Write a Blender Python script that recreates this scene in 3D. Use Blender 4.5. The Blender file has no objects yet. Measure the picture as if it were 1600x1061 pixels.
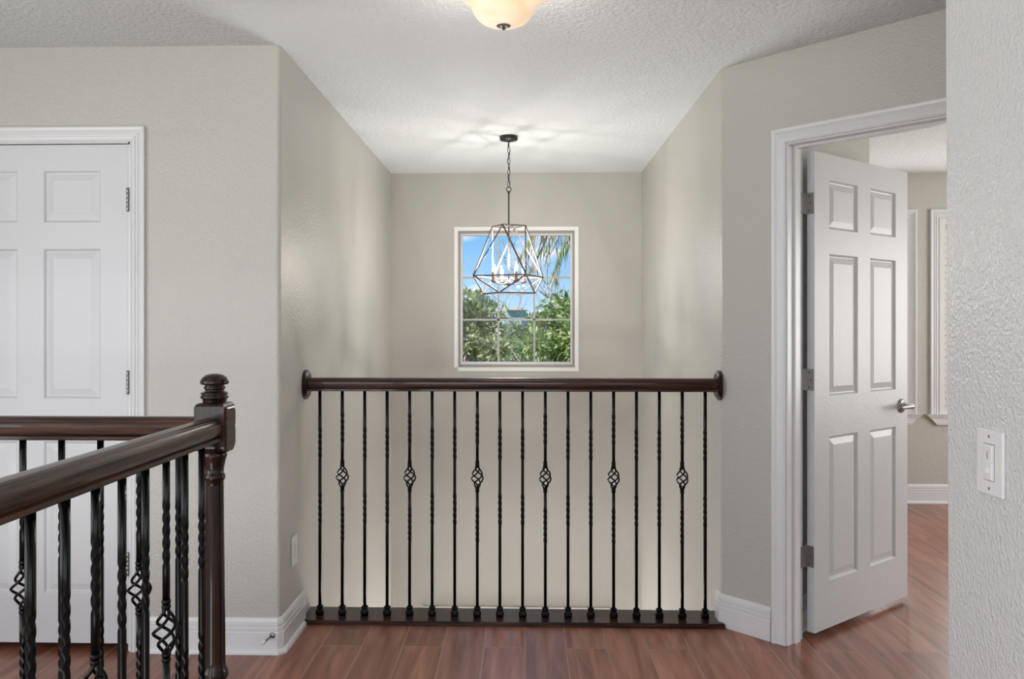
import bpy, bmesh, math, random
import numpy as np
from mathutils import Vector, Matrix

# ------------------------------------------------------------------ camera, world, sun, lights, exposure
C = bpy.context.scene
COL = C.collection
PI = math.pi
cam_d = bpy.data.cameras.new('camera'); cam = bpy.data.objects.new('camera', cam_d); COL.objects.link(cam)
cam.location = (0, 0, 1.3121); cam.rotation_euler = (PI/2, 0, 0.0294)
cam_d.sensor_width = 36; cam_d.lens = 1301.556/1600*36
cam_d.shift_x = (800-779.218)/1600; cam_d.shift_y = -(530.5-509.399)/1600
cam_d.clip_start = 0.02; cam_d.clip_end = 500
C.camera = cam
C.view_settings.view_transform = 'Standard'; C.view_settings.look = 'None'
C.view_settings.exposure = 0.0; C.view_settings.gamma = 1.0; C.view_settings.use_curve_mapping = False

W = bpy.data.worlds.new('sky'); C.world = W; W.use_nodes = True
nt = W.node_tree; nt.nodes.clear()
def wn(t, **k):
    n = nt.nodes.new(t)
    for a, b in k.items(): setattr(n, a, b)
    return n
wo = wn('ShaderNodeOutputWorld'); wb = wn('ShaderNodeBackground'); tc = wn('ShaderNodeTexCoord')
sep = wn('ShaderNodeSeparateXYZ'); nt.links.new(tc.outputs['Generated'], sep.inputs[0])
gr = wn('ShaderNodeValToRGB'); nt.links.new(sep.outputs['Z'], gr.inputs[0])
e = gr.color_ramp.elements
e[0].position = 0.0; e[0].color = (.50, .72, .92, 1)
e[1].position = 0.30; e[1].color = (.10, .30, .70, 1)
e2 = e.new(0.10); e2.color = (.22, .50, .85, 1)
mp = wn('ShaderNodeMapping'); mp.inputs['Scale'].default_value = (1, 1, 2.2); mp.inputs['Location'].default_value = (.63, .2, .05)
nt.links.new(tc.outputs['Generated'], mp.inputs[0])
nz = wn('ShaderNodeTexNoise'); nz.inputs['Scale'].default_value = 9; nz.inputs['Detail'].default_value = 6; nz.inputs['Roughness'].default_value = .5
nt.links.new(mp.outputs[0], nz.inputs['Vector'])
cr = wn('ShaderNodeValToRGB'); cr.color_ramp.elements[0].position = .52; cr.color_ramp.elements[1].position = .66
nt.links.new(nz.outputs['Fac'], cr.inputs[0])
mx = wn('ShaderNodeMixRGB'); mx.inputs[2].default_value = (.95, .96, 1.0, 1)
nt.links.new(cr.outputs[0], mx.inputs[0]); nt.links.new(gr.outputs[0], mx.inputs[1])
nt.links.new(mx.outputs[0], wb.inputs[0]); wb.inputs[1].default_value = 1.15
nt.links.new(wb.outputs[0], wo.inputs[0])

def sun(name, energy, to_sun, angle, color=(1, .95, .88)):
    d = bpy.data.lights.new(name, 'SUN'); d.energy = energy; d.angle = angle; d.color = color
    o = bpy.data.objects.new(name, d); COL.objects.link(o)
    o.rotation_euler = Vector(to_sun).to_track_quat('Z', 'Y').to_euler(); return o
sun('sun', 6.0, (-.62, -.42, .66), math.radians(1.0))

def area(name, loc, aim, sx, sy, power, color):
    d = bpy.data.lights.new(name, 'AREA'); d.shape = 'RECTANGLE'; d.size = sx; d.size_y = sy; d.energy = power; d.color = color
    o = bpy.data.objects.new(name, d); COL.objects.link(o); o.location = loc
    o.rotation_euler = (Vector(loc)-Vector(aim)).to_track_quat('Z', 'Y').to_euler(); return o
# daylight at the bedroom windows, plus unseen fill panels added elsewhere
area('fill_hall_back', (-1.2, -3.06, 1.35), (-1.2, 0, 1.35), 3.4, 1.9, 80, (1, .985, .97))  # added fill panel behind the camera, flattens the hall lighting
area('fill_stair_left', (-3.14, .2, 1.4), (0, .2, 1.4), 2.4, 1.6, 55, (1, .985, .97))  # added side fill for the hall, source unseen
area('window_daylight_bedroom', (5.04, 4.3, 1.42), (0, 4.3, 1.42), 2.2, 1.4, 62, (1, .95, .88))
area('fill_lower', (-1.2, -3.06, -1.5), (-.6, 4, -1.5), 3.4, 1.9, 140, (1, .98, .96))  # added fill from the lower storey, brightens the foyer
area('window_daylight_bedroom_back_left', (2.445, 6.235, 1.40), (2.445, 0, 1.3), .74, 1.36, 9, (1, .97, .92))
area('window_daylight_bedroom_back_right', (3.51, 6.235, 1.40), (3.51, 0, 1.3), .70, 1.36, 11, (1, .97, .92))
area('fill_foyer', (-.05, 6.10, -1.75), (-.05, 3.2, .3), 1.0, 1.6, 120, (1, .98, .96))  # added panel at the solid lower door, lifts the foyer light

# ------------------------------------------------------------------ measured geometry (metres, z = 0 upper floor)
H = 2.44
LOW = -2.86
XL, YL, XR, YR, YB = -.9751, 3.3169, .8668, 3.6767, 6.1311
DA = math.radians(46.3581)
DX, DY = math.cos(DA), -math.sin(DA)       # along the diagonal wall
NX, NY = math.sin(DA), math.cos(DA)        # into the bedroom
def diag(k, t=0):                          # k along the wall, t behind its hall face
    return (XR+k*DX+t*NX, YR+k*DY+t*NY)
YBED = 6.26

# ------------------------------------------------------------------ materials
def new_mat(name):
    m = bpy.data.materials.new(name); m.use_nodes = True
    return m, m.node_tree, m.node_tree.nodes['Principled BSDF']
def srgb(r, g, b):
    f = lambda c: ((c/255+.055)/1.055)**2.4 if c/255 > .04045 else c/255/12.92
    return (f(r), f(g), f(b), 1)
def paint(name, col, rough=.5, bump=0.0, scale=120, detail=2, spec=.5, coat=0, ra=.38, rb=.62):
    m, t, p = new_mat(name)
    p.inputs['Base Color'].default_value = col; p.inputs['Roughness'].default_value = rough
    p.inputs['Specular IOR Level'].default_value = spec; p.inputs['Coat Weight'].default_value = coat
    if bump:
        c = t.nodes.new('ShaderNodeTexCoord'); n = t.nodes.new('ShaderNodeTexNoise'); b = t.nodes.new('ShaderNodeBump')
        n.inputs['Scale'].default_value = scale; n.inputs['Detail'].default_value = detail; n.inputs['Roughness'].default_value = .55
        r = t.nodes.new('ShaderNodeValToRGB'); r.color_ramp.elements[0].position = ra; r.color_ramp.elements[1].position = rb
        t.links.new(c.outputs['Object'], n.inputs['Vector']); t.links.new(n.outputs['Fac'], r.inputs[0]); t.links.new(r.outputs[0], b.inputs['Height'])
        b.inputs['Strength'].default_value = 1.0; b.inputs['Distance'].default_value = bump
        t.links.new(b.outputs[0], p.inputs['Normal'])
    return m
M = {}
M['wall'] = paint('greige_wall_paint', (.525, .513, .478, 1), .34, .0009, 105)
M['wall_white'] = paint('white_textured_wall_paint', (.66, .665, .675, 1), .30, .0019, 130, 1, ra=.2, rb=.8)
M['wall_low'] = paint('greige_wall_paint_foyer', (.53, .515, .48, 1), .40, .0006, 95)
M['ceiling'] = paint('textured_ceiling_paint', (.74, .785, .81, 1), .75, .0030, 60, 3)
M['trim'] = paint('white_trim_enamel', (.74, .75, .77, 1), .3)
M['door'] = paint('white_door_paint', (.64, .655, .68, 1), .38, .0002, 60)
M['muntin'] = paint('dull_white_muntin', (.50, .50, .50, 1), .5, .0004, 150)
M['bright'] = paint('bright_white_paint', (.93, .93, .93, 1), .4)
M['plastic'] = paint('white_plastic', (.78, .78, .78, 1), .3)
M['chrome'] = paint('brushed_nickel', (.34, .335, .33, 1), .26); M['chrome'].node_tree.nodes['Principled BSDF'].inputs['Metallic'].default_value = 1
M['hinge'] = paint('worn_steel_hinge', (.36, .35, .34, 1), .38); M['hinge'].node_tree.nodes['Principled BSDF'].inputs['Metallic'].default_value = 1
M['iron'] = paint('black_wrought_iron', (.002, .002, .0025, 1), .22, spec=.18)
M['black'] = paint('matte_black', (.012, .011, .010, 1), .45)
M['pewter'] = paint('weathered_silver_metal', (.40, .375, .36, 1), .5, .0004, 200)
M['cage'] = paint('brushed_grey_cage_metal', (.13, .12, .115, 1), .55)
M['candle'] = paint('copper_candle_sleeve', (.42, .26, .20, 1), .5)
M['bronze'] = paint('aged_bronze', (.085, .06, .045, 1), .38, .0004, 200)
M['cavity'] = paint('dark_cavity', (.02, .02, .02, 1), .8)
M['dark_gap'] = paint('dark_slot', (.1, .1, .1, 1), .6)
def wood(name, axis='Z', dark=(.010, .0045, .003, 1), light=(.075, .026, .013, 1), rough=.22):
    m, t, p = new_mat(name)
    c = t.nodes.new('ShaderNodeTexCoord'); mp = t.nodes.new('ShaderNodeMapping')
    s = {'X': (2.5, 60, 60), 'Y': (60, 2.5, 60), 'Z': (60, 60, 2.5)}[axis]
    mp.inputs['Scale'].default_value = s
    n = t.nodes.new('ShaderNodeTexNoise'); n.inputs['Scale'].default_value = 1.6; n.inputs['Detail'].default_value = 5; n.inputs['Roughness'].default_value = .6
    r = t.nodes.new('ShaderNodeValToRGB'); r.color_ramp.elements[0].position = .40; r.color_ramp.elements[1].position = .68
    r.color_ramp.elements[0].color = dark; r.color_ramp.elements[1].color = light
    t.links.new(c.outputs['Object'], mp.inputs[0]); t.links.new(mp.outputs[0], n.inputs['Vector'])
    t.links.new(n.outputs['Fac'], r.inputs[0]); t.links.new(r.outputs[0], p.inputs['Base Color'])
    b = t.nodes.new('ShaderNodeBump'); b.inputs['Distance'].default_value = .0003; t.links.new(n.outputs['Fac'], b.inputs['Height']); t.links.new(b.outputs[0], p.inputs['Normal'])
    p.inputs['Roughness'].default_value = rough+.1; p.inputs['Specular IOR Level'].default_value = .2; p.inputs['Coat Weight'].default_value = .35; p.inputs['Coat Roughness'].default_value = .06
    return m
M['wood_x'] = wood('espresso_wood_x', 'X', light=(.085, .032, .018, 1)); M['wood_y'] = wood('espresso_wood_y', 'Y', dark=(.014, .006, .004, 1), light=(.10, .042, .024, 1)); M['wood_z'] = wood('espresso_wood_z', 'Z', dark=(.004, .002, .0015, 1), light=(.038, .013, .007, 1))

def floor_mat():
    m, t, p = new_mat('mahogany_plank_floor'); N = t.nodes.new; L = t.links.new
    def math_(op, a, b=None):
        n = N('ShaderNodeMath'); n.operation = op
        for i, v in enumerate((a, b)):
            if v is None: continue
            if isinstance(v, (int, float)): n.inputs[i].default_value = v
            else: L(v, n.inputs[i])
        return n.outputs[0]
    c = N('ShaderNodeTexCoord'); s = N('ShaderNodeSeparateXYZ'); L(c.outputs['Object'], s.inputs[0])
    RH = .1672
    ty = math_('ADD', s.outputs['X'], -.007+RH*40)
    tx = math_('ADD', s.outputs['Y'], .26+1.22*8)
    cb = N('ShaderNodeCombineXYZ'); L(tx, cb.inputs[0]); L(ty, cb.inputs[1])
    br = N('ShaderNodeTexBrick'); br.offset = .5; br.offset_frequency = 2; br.squash = 1
    br.inputs['Scale'].default_value = 1; br.inputs['Brick Width'].default_value = 1.22; br.inputs['Row Height'].default_value = RH
    br.inputs['Mortar Size'].default_value = .0026; br.inputs['Mortar Smooth'].default_value = .2; br.inputs['Bias'].default_value = 0
    br.inputs['Color1'].default_value = (0, 0, 0, 1); br.inputs['Color2'].default_value = (1, 1, 1, 1); br.inputs['Mortar'].default_value = (.5, .5, .5, 1)
    L(cb.outputs[0], br.inputs['Vector'])
    # grain, shifted plank by plank
    sh = N('ShaderNodeVectorMath'); sh.operation = 'MULTIPLY'; L(br.outputs['Color'], sh.inputs[0]); sh.inputs[1].default_value = (7, 5, 3)
    gm = N('ShaderNodeVectorMath'); gm.operation = 'MULTIPLY'; L(cb.outputs[0], gm.inputs[0]); gm.inputs[1].default_value = (1.3, 16, 1)
    ga = N('ShaderNodeVectorMath'); ga.operation = 'ADD'; L(gm.outputs[0], ga.inputs[0]); L(sh.outputs[0], ga.inputs[1])
    n1 = N('ShaderNodeTexNoise'); n1.inputs['Scale'].default_value = 1.4; n1.inputs['Detail'].default_value = 6; n1.inputs['Roughness'].default_value = .6; n1.inputs['Distortion'].default_value = .6
    L(ga.outputs[0], n1.inputs['Vector'])
    r = N('ShaderNodeValToRGB'); r.color_ramp.elements[0].position = .3; r.color_ramp.elements[1].position = .72
    r.color_ramp.elements[0].color = (.15, .050, .030, 1); r.color_ramp.elements[1].color = (.40, .175, .110, 1)
    L(n1.outputs['Fac'], r.inputs[0])
    v = math_('ADD', math_('MULTIPLY', br.outputs['Color'], .45), .80)
    mu = N('ShaderNodeMixRGB'); mu.blend_type = 'MULTIPLY'; mu.inputs[0].default_value = 1; L(r.outputs[0], mu.inputs[1]); L(v, mu.inputs[2])
    mo = N('ShaderNodeMixRGB'); L(br.outputs['Fac'], mo.inputs[0]); L(mu.outputs[0], mo.inputs[1]); mo.inputs[2].default_value = (.36, .22, .175, 1)  # seams coloured lighter to paint in the glint of the plank bevels
    L(mo.outputs[0], p.inputs['Base Color'])
    p.inputs['Roughness'].default_value = .30
    b = N('ShaderNodeBump'); b.invert = True; b.inputs['Distance'].default_value = .0012; L(br.outputs['Fac'], b.inputs['Height'])
    b2 = N('ShaderNodeBump'); b2.inputs['Distance'].default_value = .0006; b2.inputs['Strength'].default_value = .6; L(n1.outputs['Fac'], b2.inputs['Height']); L(b.outputs[0], b2.inputs['Normal'])
    L(b2.outputs[0], p.inputs['Normal'])
    return m
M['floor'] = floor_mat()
def glass_mat():
    m, t, p = new_mat('window_glass'); t.nodes.remove(p)
    o = t.nodes['Material Output']; tr = t.nodes.new('ShaderNodeBsdfTransparent'); g = t.nodes.new('ShaderNodeBsdfGlossy'); g.inputs['Roughness'].default_value = .02
    f = t.nodes.new('ShaderNodeFresnel'); f.inputs[0].default_value = 1.16; x = t.nodes.new('ShaderNodeMixShader')
    t.links.new(f.outputs[0], x.inputs[0]); t.links.new(tr.outputs[0], x.inputs[1]); t.links.new(g.outputs[0], x.inputs[2]); t.links.new(x.outputs[0], o.inputs[0])
    return m
M['glass'] = glass_mat()
def bowl_mat():
    m, t, p = new_mat('lit_alabaster_glass')
    c = t.nodes.new('ShaderNodeTexCoord'); n = t.nodes.new('ShaderNodeTexNoise'); n.inputs['Scale'].default_value = 9; n.inputs['Detail'].default_value = 3
    r = t.nodes.new('ShaderNodeValToRGB'); r.color_ramp.elements[0].position = .3; r.color_ramp.elements[1].position = .65
    r.color_ramp.elements[0].color = (.82, .66, .46, 1); r.color_ramp.elements[1].color = (1, .90, .77, 1)
    t.links.new(c.outputs['Object'], n.inputs[0]); t.links.new(n.outputs['Fac'], r.inputs[0]); t.links.new(r.outputs[0], p.inputs['Base Color']); t.links.new(r.outputs[0], p.inputs['Emission Color'])
    p.inputs['Emission Strength'].default_value = .38; p.inputs['Roughness'].default_value = .3
    tr = t.nodes.new('ShaderNodeBsdfTranslucent'); t.links.new(r.outputs[0], tr.inputs[0]); x = t.nodes.new('ShaderNodeMixShader'); x.inputs[0].default_value = .12
    t.links.new(p.outputs[0], x.inputs[1]); t.links.new(tr.outputs[0], x.inputs[2]); t.links.new(x.outputs[0], t.nodes['Material Output'].inputs[0])
    return m
M['bowl'] = bowl_mat()

# ------------------------------------------------------------------ mesh helpers
def B(): return bmesh.new()
def box(bm, x0, x1, y0, y1, z0, z1, rot=None):
    vs = [bm.verts.new((x, y, z)) for x in (x0, x1) for y in (y0, y1) for z in (z0, z1)]
    for f in ((0, 1, 3, 2), (4, 6, 7, 5), (0, 4, 5, 1), (2, 3, 7, 6), (0, 2, 6, 4), (1, 5, 7, 3)):
        bm.faces.new([vs[i] for i in f])
    if rot: bmesh.ops.transform(bm, matrix=rot, verts=vs)
    return vs
def cbox(bm, x0, x1, y0, y1, z0, z1, r, mat=None, seg=2):
    b = B(); box(b, x0, x1, y0, y1, z0, z1)
    bmesh.ops.bevel(b, geom=b.edges[:], offset=r, segments=seg, profile=.6, affect='EDGES')
    merge(bm, b, mat)
def merge(bm, b, mat=None):
    if mat: bmesh.ops.transform(b, matrix=mat, verts=b.verts)
    mp = {v: bm.verts.new(v.co) for v in b.verts}
    for f in b.faces:
        try:
            g = bm.faces.new([mp[v] for v in f.verts]); g.smooth = f.smooth
        except ValueError: pass
    b.free()
def prism(bm, pts, z0, z1):
    a = [bm.verts.new((x, y, z0)) for x, y in pts]; b = [bm.verts.new((x, y, z1)) for x, y in pts]
    n = len(pts)
    for i in range(n): bm.faces.new((a[i], a[(i+1) % n], b[(i+1) % n], b[i]))
    bm.faces.new(a[::-1]); bm.faces.new(b)
def lathe(bm, prof, c=(0, 0, 0), n=32, mat=None, smooth=True):
    b = B(); rings = []
    for r, z in prof:
        if r < 1e-6: rings.append([b.verts.new((c[0], c[1], c[2]+z))])
        else: rings.append([b.verts.new((c[0]+r*math.cos(2*PI*i/n), c[1]+r*math.sin(2*PI*i/n), c[2]+z)) for i in range(n)])
    for p, q in zip(rings, rings[1:]):
        for i in range(n):
            j = (i+1) % n
            if len(p) == 1 and len(q) == 1: continue
            if len(p) == 1: f = b.faces.new((p[0], q[j], q[i]))
            elif len(q) == 1: f = b.faces.new((p[i], p[j], q[0]))
            else: f = b.faces.new((p[i], p[j], q[j], q[i]))
            f.smooth = smooth
    if len(rings[0]) > 1: b.faces.new(rings[0][::-1])
    if len(rings[-1]) > 1: b.faces.new(rings[-1])
    merge(bm, b, mat)
def tube(bm, pts, r, n=8, closed=False, smooth=True):
    pts = [Vector(p) for p in pts]; m = len(pts); rings = []
    up = None
    for i, p in enumerate(pts):
        if closed: d = pts[(i+1) % m]-pts[i-1]
        else: d = pts[min(i+1, m-1)]-pts[max(i-1, 0)]
        d.normalize()
        if up is None: up = d.orthogonal().normalized()
        u = (up-d*up.dot(d)).normalized(); up = u; v = d.cross(u)
        rr = r[i] if isinstance(r, (list, tuple)) else r
        rings.append([bm.verts.new(p+(u*math.cos(2*PI*k/n)+v*math.sin(2*PI*k/n))*rr) for k in range(n)])
    pairs = list(zip(rings, rings[1:]))+([(rings[-1], rings[0])] if closed else [])
    for p, q in pairs:
        for k in range(n):
            f = bm.faces.new((p[k], p[(k+1) % n], q[(k+1) % n], q[k])); f.smooth = smooth
    if not closed: bm.faces.new(rings[0][::-1]); bm.faces.new(rings[-1])
def sweep(bm, path, prof, fmap, closed_prof=True, smooth=False):
    """path: 2-D points; prof: (s,t) with s the sideways offset to the left of travel; fmap(p2, t) -> 3-D"""
    P = [Vector(p) for p in path]; dirs = [(b-a).normalized() for a, b in zip(P, P[1:])]
    rings = []
    for i, p in enumerate(P):
        if i == 0: nn = Vector((-dirs[0].y, dirs[0].x)); k = 1
        elif i == len(P)-1: nn = Vector((-dirs[-1].y, dirs[-1].x)); k = 1
        else:
            n0 = Vector((-dirs[i-1].y, dirs[i-1].x)); n1 = Vector((-dirs[i].y, dirs[i].x))
            nn = (n0+n1).normalized(); k = 1/max(.3, nn.dot(n0))
        rings.append([bm.verts.new(fmap(p+nn*s*k, t)) for s, t in prof])
    m = len(prof)
    for a, b in zip(rings, rings[1:]):
        for j in range(m):
            if j == m-1 and not closed_prof: continue
            f = bm.faces.new((a[j], a[(j+1) % m], b[(j+1) % m], b[j])); f.smooth = smooth
    bm.faces.new(rings[0][::-1]); bm.faces.new(rings[-1])
def absloc(o):
    v = Vector((0, 0, 0))
    while o: v += o.location; o = o.parent
    return v
def obj(name, bm, m, parent=None, local=False, sub=0):
    if parent is not None and not local:
        bmesh.ops.translate(bm, vec=-absloc(parent), verts=bm.verts)
    bmesh.ops.recalc_face_normals(bm, faces=bm.faces)
    me = bpy.data.meshes.new(name); bm.to_mesh(me); bm.free()
    me.materials.append(m if not isinstance(m, str) else M[m])
    o = bpy.data.objects.new(name, me); COL.objects.link(o)
    if parent is not None: o.parent = parent
    return o
def struct(name, bm, m):
    o = obj(name, bm, m); o['kind'] = 'structure'; return o
def tag(o, label, cat, group=None, kind=None):
    o['label'] = label; o['category'] = cat
    if group: o['group'] = group
    if kind: o['kind'] = kind
    return o
def thing(name, loc, label=None, cat=None, group=None, kind=None):
    o = bpy.data.objects.new(name, None); COL.objects.link(o); o.location = loc; o.empty_display_size = .1
    if label: tag(o, label, cat, group)
    if kind: o['kind'] = kind
    return o
def copy_tree(o, parent=None):
    c = o.copy(); COL.objects.link(c); c.parent = parent
    for ch in [x for x in bpy.data.objects if x.parent is o]: copy_tree(ch, c)
    return c
def gridwall(bm, p0, p1, thick, z0, z1, holes):
    """solid wall from p0 to p1 (xy), its body on the left of travel, rectangular holes (u0,u1,z0,z1)"""
    d = Vector((p1[0]-p0[0], p1[1]-p0[1])); L = d.length; d.normalize(); n = Vector((-d.y, d.x))
    us = sorted({0, L, *[h[0] for h in holes], *[h[1] for h in holes]}); us = [u for u in us if 0 <= u <= L]
    zs = sorted({z0, z1, *[h[2] for h in holes], *[h[3] for h in holes]}); zs = [z for z in zs if z0 <= z <= z1]
    def solid(i, j):
        if i < 0 or j < 0 or i >= len(us)-1 or j >= len(zs)-1: return False
        um, zm = (us[i]+us[i+1])/2, (zs[j]+zs[j+1])/2
        return not any(h[0] < um < h[1] and h[2] < zm < h[3] for h in holes)
    cache = {}
    def V(i, j, k):
        if (i, j, k) not in cache:
            q = Vector(p0)+d*us[i]+n*(thick*k); cache[(i, j, k)] = bm.verts.new((q.x, q.y, zs[j]))
        return cache[(i, j, k)]
    for i in range(len(us)-1):
        for j in range(len(zs)-1):
            if not solid(i, j): continue
            for k in (0, 1): bm.faces.new((V(i, j, k), V(i+1, j, k), V(i+1, j+1, k), V(i, j+1, k)))
            if not solid(i-1, j): bm.faces.new((V(i, j, 0), V(i, j+1, 0), V(i, j+1, 1), V(i, j, 1)))
            if not solid(i+1, j): bm.faces.new((V(i+1, j, 0), V(i+1, j+1, 0), V(i+1, j+1, 1), V(i+1, j, 1)))
            if not solid(i, j-1): bm.faces.new((V(i, j, 0), V(i+1, j, 0), V(i+1, j, 1), V(i, j, 1)))
            if not solid(i, j+1): bm.faces.new((V(i, j+1, 0), V(i+1, j+1, 0), V(i+1, j+1, 1), V(i, j+1, 1)))
def arc(cx, cy, r, a0, a1, n=6):
    return [(cx+r*math.cos(math.radians(a0+(a1-a0)*i/n)), cy+r*math.sin(math.radians(a0+(a1-a0)*i/n))) for i in range(n+1)]

# ------------------------------------------------------------------ the shell
XW, XE, YS = -3.2, 5.1, -3.1           # outer faces of the hall and bedroom
YV = 3.80                              # edge of the foyer void
# left wall with the closet door (opening x -2.415..-1.572)
D1L, D1R, DTOP = -2.412, -1.578, 2.058
b = B(); gridwall(b, (XW, YL), (-1.30, YL), .12, 0, H, [(D1L-XW, D1R-XW, -1, DTOP)]); struct('wall_left', b, 'wall')
# rounded corner + left side of the foyer
b = B()
rr = .019
prism(b, [(-1.30, YL)]+arc(XL-rr, YL+rr, rr, -90, 0)+[(XL, YB+.13), (XL-.12, YB+.13), (XL-.12, YL+.12), (-1.30, YL+.12)], 0, H)
struct('wall_foyer_left', b, 'wall')
b = B(); box(b, XL-.12, XL, YV, YB+.13, LOW, -.001); struct('wall_lower_left', b, 'wall_low')
# foyer back wall with window
WX0, WX1, WZ0, WZ1 = -.480, .378, 1.008, 2.014
b = B(); gridwall(b, (XL, YB), (XR, YB), .13, LOW, H, [(WX0-XL, WX1-XL, WZ0, WZ1)]); struct('wall_foyer_back', b, 'wall')
# right side of the foyer + rounded corner + first stretch of the diagonal
b = B()
k0 = .310; TH = .115
ra = [(XR, YR+.012), (XR+.0015, YR+.004), (XR+.0055, YR-.006)]
prism(b, [(XR, YB+.13), ]+ra+[diag(k0-.02), diag(k0-.02, TH), diag(.155, TH), (XR+.12, YR+.14), (XR+.12, YB+.13)], 0, H)
struct('wall_foyer_right', b, 'wall')
b = B(); box(b, XR, XR+.12, YV, YB+.13, LOW, -.001); struct('wall_lower_right', b, 'wall_low')
# diagonal wall with the bedroom door
OW = .815
b = B(); KE = 1.62
p0, p1 = diag(k0-.02), diag(KE)
gridwall(b, p0, p1, TH, 0, H, [(0, OW+.04, -1, DTOP+.015)]); struct('wall_diagonal', b, 'wall')
# return wall behind the open door
b = B()
def dret(k, s):   # k along the normal, s sideways (towards the hinge side)
    q = diag(.255, TH+k); return (q[0]-DX*s, q[1]-DY*s)
prism(b, [dret(0, 0), dret(.77, 0), dret(.77, .12), dret(0, .12)], 0, H); struct('wall_bedroom_return', b, 'wall')
# bedroom walls
BW = [(1.05, 3.045), ]
b = B(); gridwall(b, (XR+.12, YBED), (XE, YBED), .12, 0, H, []); struct('wall_bedroom_back', b, 'wall')
b = B(); gridwall(b, (XE, YBED+.12), (XE, 2.3), -.12, 0, H, [(YBED+.12-5.4, YBED+.12-3.2, .72, 2.12)]); struct('wall_bedroom_right', b, 'wall')
pe = diag(KE)
b = B(); gridwall(b, (XE, pe[1]), (pe[0], pe[1]), -.12, 0, H, []); struct('wall_bedroom_front', b, 'wall')
# the wall running alongside the camera (leans a few millimetres) with a rounded end
b = B()
foot = [(XR, YS), (XR, 1.724)]+arc(XR+.012, 1.724, .012, 180, 90)+[(pe[0]+.1, 1.736), (pe[0]+.1, YS)]
prism(b, foot, 0, H)
for v in b.verts:
    if v.co.x < XR+.03 and v.co.y > 1.5: v.co.y += .012*(v.co.z-1.0)/1.4
struct('wall_right', b, 'wall_white')
b = B(); box(b, pe[0], pe[0]+.1, 1.737, pe[1]+.05, 0, H); struct('wall_corridor_end', b, 'wall')
# outer walls behind and left of the camera, with openings added for the fill panels
b = B(); gridwall(b, (XE, YS), (XW, YS), .12, LOW, H, [(XE-.55, XE+2.95, .38, 2.34), (XE-.55, XE+2.95, -2.5, -.5)]); struct('wall_hall_back', b, 'wall')
b = B(); gridwall(b, (XW, YS), (XW, 4.4), .12, LOW, H, [(2.1, 4.5, .6, 2.2)]); struct('wall_hall_left', b, 'wall')
b = B(); gridwall(b, (XW, 4.3), (XL-.12, 4.3), .1, 0, H, []); struct('wall_closet', b, 'wall')
b = B(); box(b, XE, XE+.1, YS, 2.3, LOW, H); struct('wall_east', b, 'wall')
# floor with the stair opening and the foyer void
b = B()
HX, HY = -.855, 2.035
prism(b, [(XW, YS), (HX-.6, YS), (HX-.6, -1.4), (XW, -1.4)], -.28, 0)
prism(b, [(HX-.6, YS), (XE, YS), (XE, YV), (XR+.001, YV), (XR+.001, YV), (XL+.001, YV), (HX-.6, YV), (HX-.6, HY), (HX, HY), (HX, -1.4), (HX-.6, -1.4)], -.28, 0)
prism(b, [(XW, HY), (HX-.6, HY), (HX-.6, 4.3), (XW, 4.3)], -.28, 0)
prism(b, [(XR+.12, YV), (XE, YV), (XE, YBED), (XR+.12, YBED)], -.28, 0)
bmesh.ops.remove_doubles(b, verts=b.verts, dist=1e-5)
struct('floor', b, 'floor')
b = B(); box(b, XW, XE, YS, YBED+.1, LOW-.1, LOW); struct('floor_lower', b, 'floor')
b = B(); box(b, XW-.1, XE+.1, YS-.1, YBED+.12, H, H+.15); struct('ceiling', b, 'ceiling')

# ------------------------------------------------------------------ baseboards
HB = .141
BP = [(0, 0), (.013, 0), (.0135, HB*.60), (.0105, HB*.625), (.0125, HB*.66), (.0125, HB*.74), (.009, HB*.76), (.0115, HB*.80), (.0105, HB*.90), (.006, HB*.985), (.002, HB), (0, HB)]
SH = [(.013, 0), (.027, 0), (.0265, .008), (.023, .0145), (.018, .018), (.013, .019)]
def base(name, path, shoe=True, z=0):
    b = B(); sweep(b, path, BP, lambda p, t: (p.x, p.y, t+z))
    o = struct(name, b, 'trim')
    if shoe:
        b = B(); sweep(b, path if shoe is True else shoe, SH, lambda p, t: (p.x, p.y, t+z)); obj('shoe_moulding', b, 'trim', o)
    return o
# left of travel is the room side
cut = .012
base('baseboard_left', [(XL, 3.665), (XL, YL+cut), (XL-cut, YL), (D1R+.052, YL)][::1][::-1][::-1] if False else [(D1R+.052, YL), (XL-cut, YL), (XL, YL+cut), (XL, 3.665)][::-1],
     shoe=[(XL, 3.627), (XL, YL+cut), (XL-cut, YL), (D1R+.052, YL)])
base('baseboard_right', [diag(k0-.067), (XR, YR), (XR, YR+.062)], shoe=False)
base('baseboard_bedroom', [dret(.77, 0), dret(0.0, 0)][::1], shoe=True)
base('baseboard_bedroom_back', [(XE, YBED), (XR+.13, YBED)])
base('baseboard_closet_side', [(D1L-.052, YL), (XW, YL)])

# ------------------------------------------------------------------ casings
CW = .060
CP = [(0, 0), (0, .010), (.005, .0135), (.010, .0095), (.020, .0135), (.023, .0085), (.034, .0145), (.037, .0100), (.047, .0175), (.055, .019), (CW, .017), (CW, 0)]
def casing(name, u0, u1, zt, fmap, z0=0.0):
    b = B(); sweep(b, [(u0, z0), (u0, zt), (u1, zt), (u1, z0)], CP, fmap)
    return struct(name, b, 'trim')
# closet door
fm1 = lambda p, t: (p.x, YL-t, p.y)
c1 = casing('trim_1', D1L+.004, D1R-.004, DTOP-.004, fm1)
b = B()
JT = .019
for x0, x1 in ((D1L, D1L+JT-.004), (D1R-JT+.004, D1R)): box(b, x0, x1, YL-.001, YL+.12, 0, DTOP)
box(b, D1L, D1R, YL-.001, YL+.12, DTOP-JT+.006, DTOP)
obj('door_jamb', b, 'trim', c1)
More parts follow.
